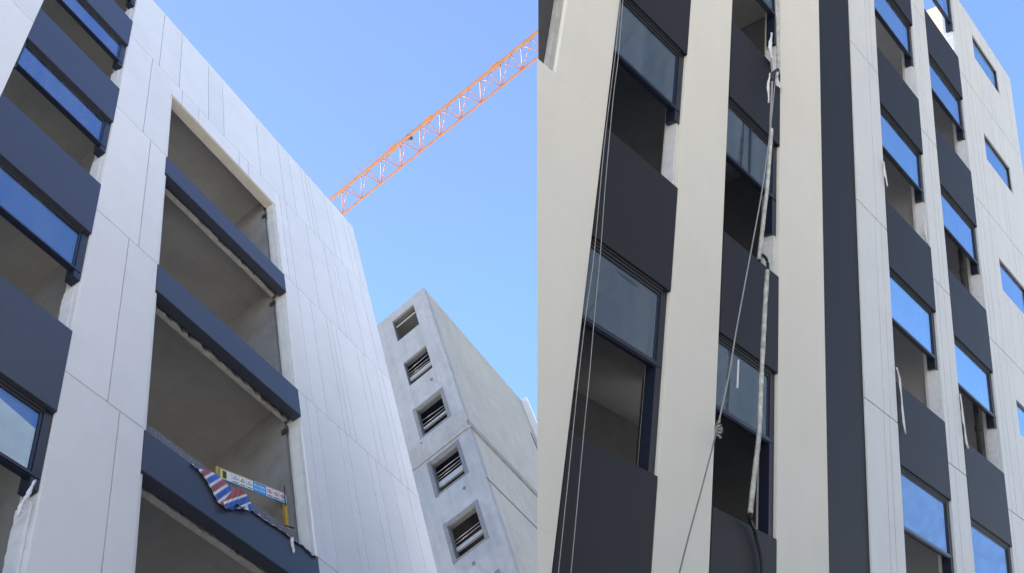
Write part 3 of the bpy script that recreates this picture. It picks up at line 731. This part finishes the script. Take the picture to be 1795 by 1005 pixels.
# tiles, left to right along the board: four warnings, blue text field, three prohibitions
tw = .118; sp_ = .126
xs = [LEN - .03 - .006 - sp_ * (i + 1) + .004 for i in range(3)]
tx1 = xs[-1] - .012; tx0 = tx1 - .225
ws = [tx0 - .008 - sp_ * (i + 1) + .006 for i in range(5)]
def tri(mm, cx, cz, r, y0, y1):
    mm.solid([Vector((cx + r * math.sin(a), y0, cz + r * math.cos(a))) for a in (0, 2.0944, 4.1888)], [Vector((cx + r * math.sin(a), y1, cz + r * math.cos(a))) for a in (0, 2.0944, 4.1888)])
for i, x in enumerate(ws):
    if x < .06: continue
    bb(x, x + tw, -.0145, -.0125, S0 + .008, S1 - .008, 'tile', 'sign', sb)
    cx, cz = x + tw / 2, S0 + .125
    if i == 3: continue
    mm = MB(); tri(mm, cx, cz - .006, .055, -.0165, -.015); mm.build('warning_triangle', MT['signblk'], sb)
    mm = MB(); tri(mm, cx, cz - .006, .034, -.0185, -.017); mm.build('warning_triangle', MT['signyel' if i == 1 else 'sign'], sb)
    bb(x + .015, x + tw - .015, -.0165, -.015, S0 + .025, S0 + .042, 'caption', 'signblk', sb)
bb(.06, .17, -.0148, -.0126, S0 + .008, S1 - .006, 'tile', 'signyel', sb); bb(.10, .165, -.0168, -.015, S0 + .03, S1 - .03, 'caption', 'signblk', sb)
for x in xs:
    bb(x, x + tw, -.0145, -.0125, S0 + .008, S1 - .008, 'tile', 'sign', sb)
    cx, cz = x + tw / 2, S0 + .122; mm = MB()
    n = 20
    for k in range(n):
        a0, a1 = 2 * math.pi * k / n, 2 * math.pi * (k + 1) / n
        q = lambda a, r, y: Vector((cx + r * math.cos(a), y, cz + r * math.sin(a)))
        mm.solid([q(a0, .036, -.0165), q(a1, .036, -.0165), q(a1, .046, -.0165), q(a0, .046, -.0165)], [q(a0, .036, -.015), q(a1, .036, -.015), q(a1, .046, -.015), q(a0, .046, -.015)])
    mm.solid([Vector((cx - .03, -.0164, cz + .022)), Vector((cx + .022, -.0164, cz - .03)), Vector((cx + .03, -.0164, cz - .022)), Vector((cx - .022, -.0164, cz + .03))],
             [Vector((cx - .03, -.0151, cz + .022)), Vector((cx + .022, -.0151, cz - .03)), Vector((cx + .03, -.0151, cz - .022)), Vector((cx - .022, -.0151, cz + .03))])
    mm.build('prohibition_ring', MT['signred'], sb)
    bb(x + .012, x + tw - .012, -.0165, -.015, S0 + .022, S0 + .042, 'caption', 'signblk', sb)
    bb(cx - .012, cx + .012, -.0158, -.0147, cz - .022, cz + .02, 'pictogram', 'signblk', sb)
fc = bpy.data.curves.new('lettering', 'FONT'); fc.body = "禁止抛物\n当心坠落"; fc.size = .058; fc.space_line = 1.35; fc.extrude = .0008
fo_ = bpy.data.objects.new('lettering_source', fc); C.objects.link(fo_)
dg = bpy.context.evaluated_depsgraph_get(); me = bpy.data.meshes.new_from_object(fo_.evaluated_get(dg)); bpy.data.objects.remove(fo_)
lt = bpy.data.objects.new('lettering', me); C.objects.link(lt); me.materials.clear(); me.materials.append(MT['sign'])
lt.parent = sb; lt.rotation_euler = (math.pi / 2, 0, 0)
bbx = [v.co.x for v in me.vertices] or [0, 1]; bby = [v.co.y for v in me.vertices] or [0, 1]
sx = .20 / max(1e-6, max(bbx) - min(bbx)); sy = .13 / max(1e-6, max(bby) - min(bby))
lt.scale = (sx, sy, 1); lt.location = (tx0 + .012 - min(bbx) * sx, -.0135, S0 + .04 - min(bby) * sy)
# bars poking out beside the barrier
hung('steel_rod', FL, [(1.475, .06, 1.645), (1.512, .028, 1.627)], .014, MT['steel'], 'short dark rod sticking out in front of the yellow barrier post', 'rod', sub=2)
hung('steel_rod', FL, [(1.525, .055, 1.80), (1.515, .05, 1.72)], .010, MT['steel'], 'thin bent wire rising at the right end of the warning board', 'rod', sub=2)
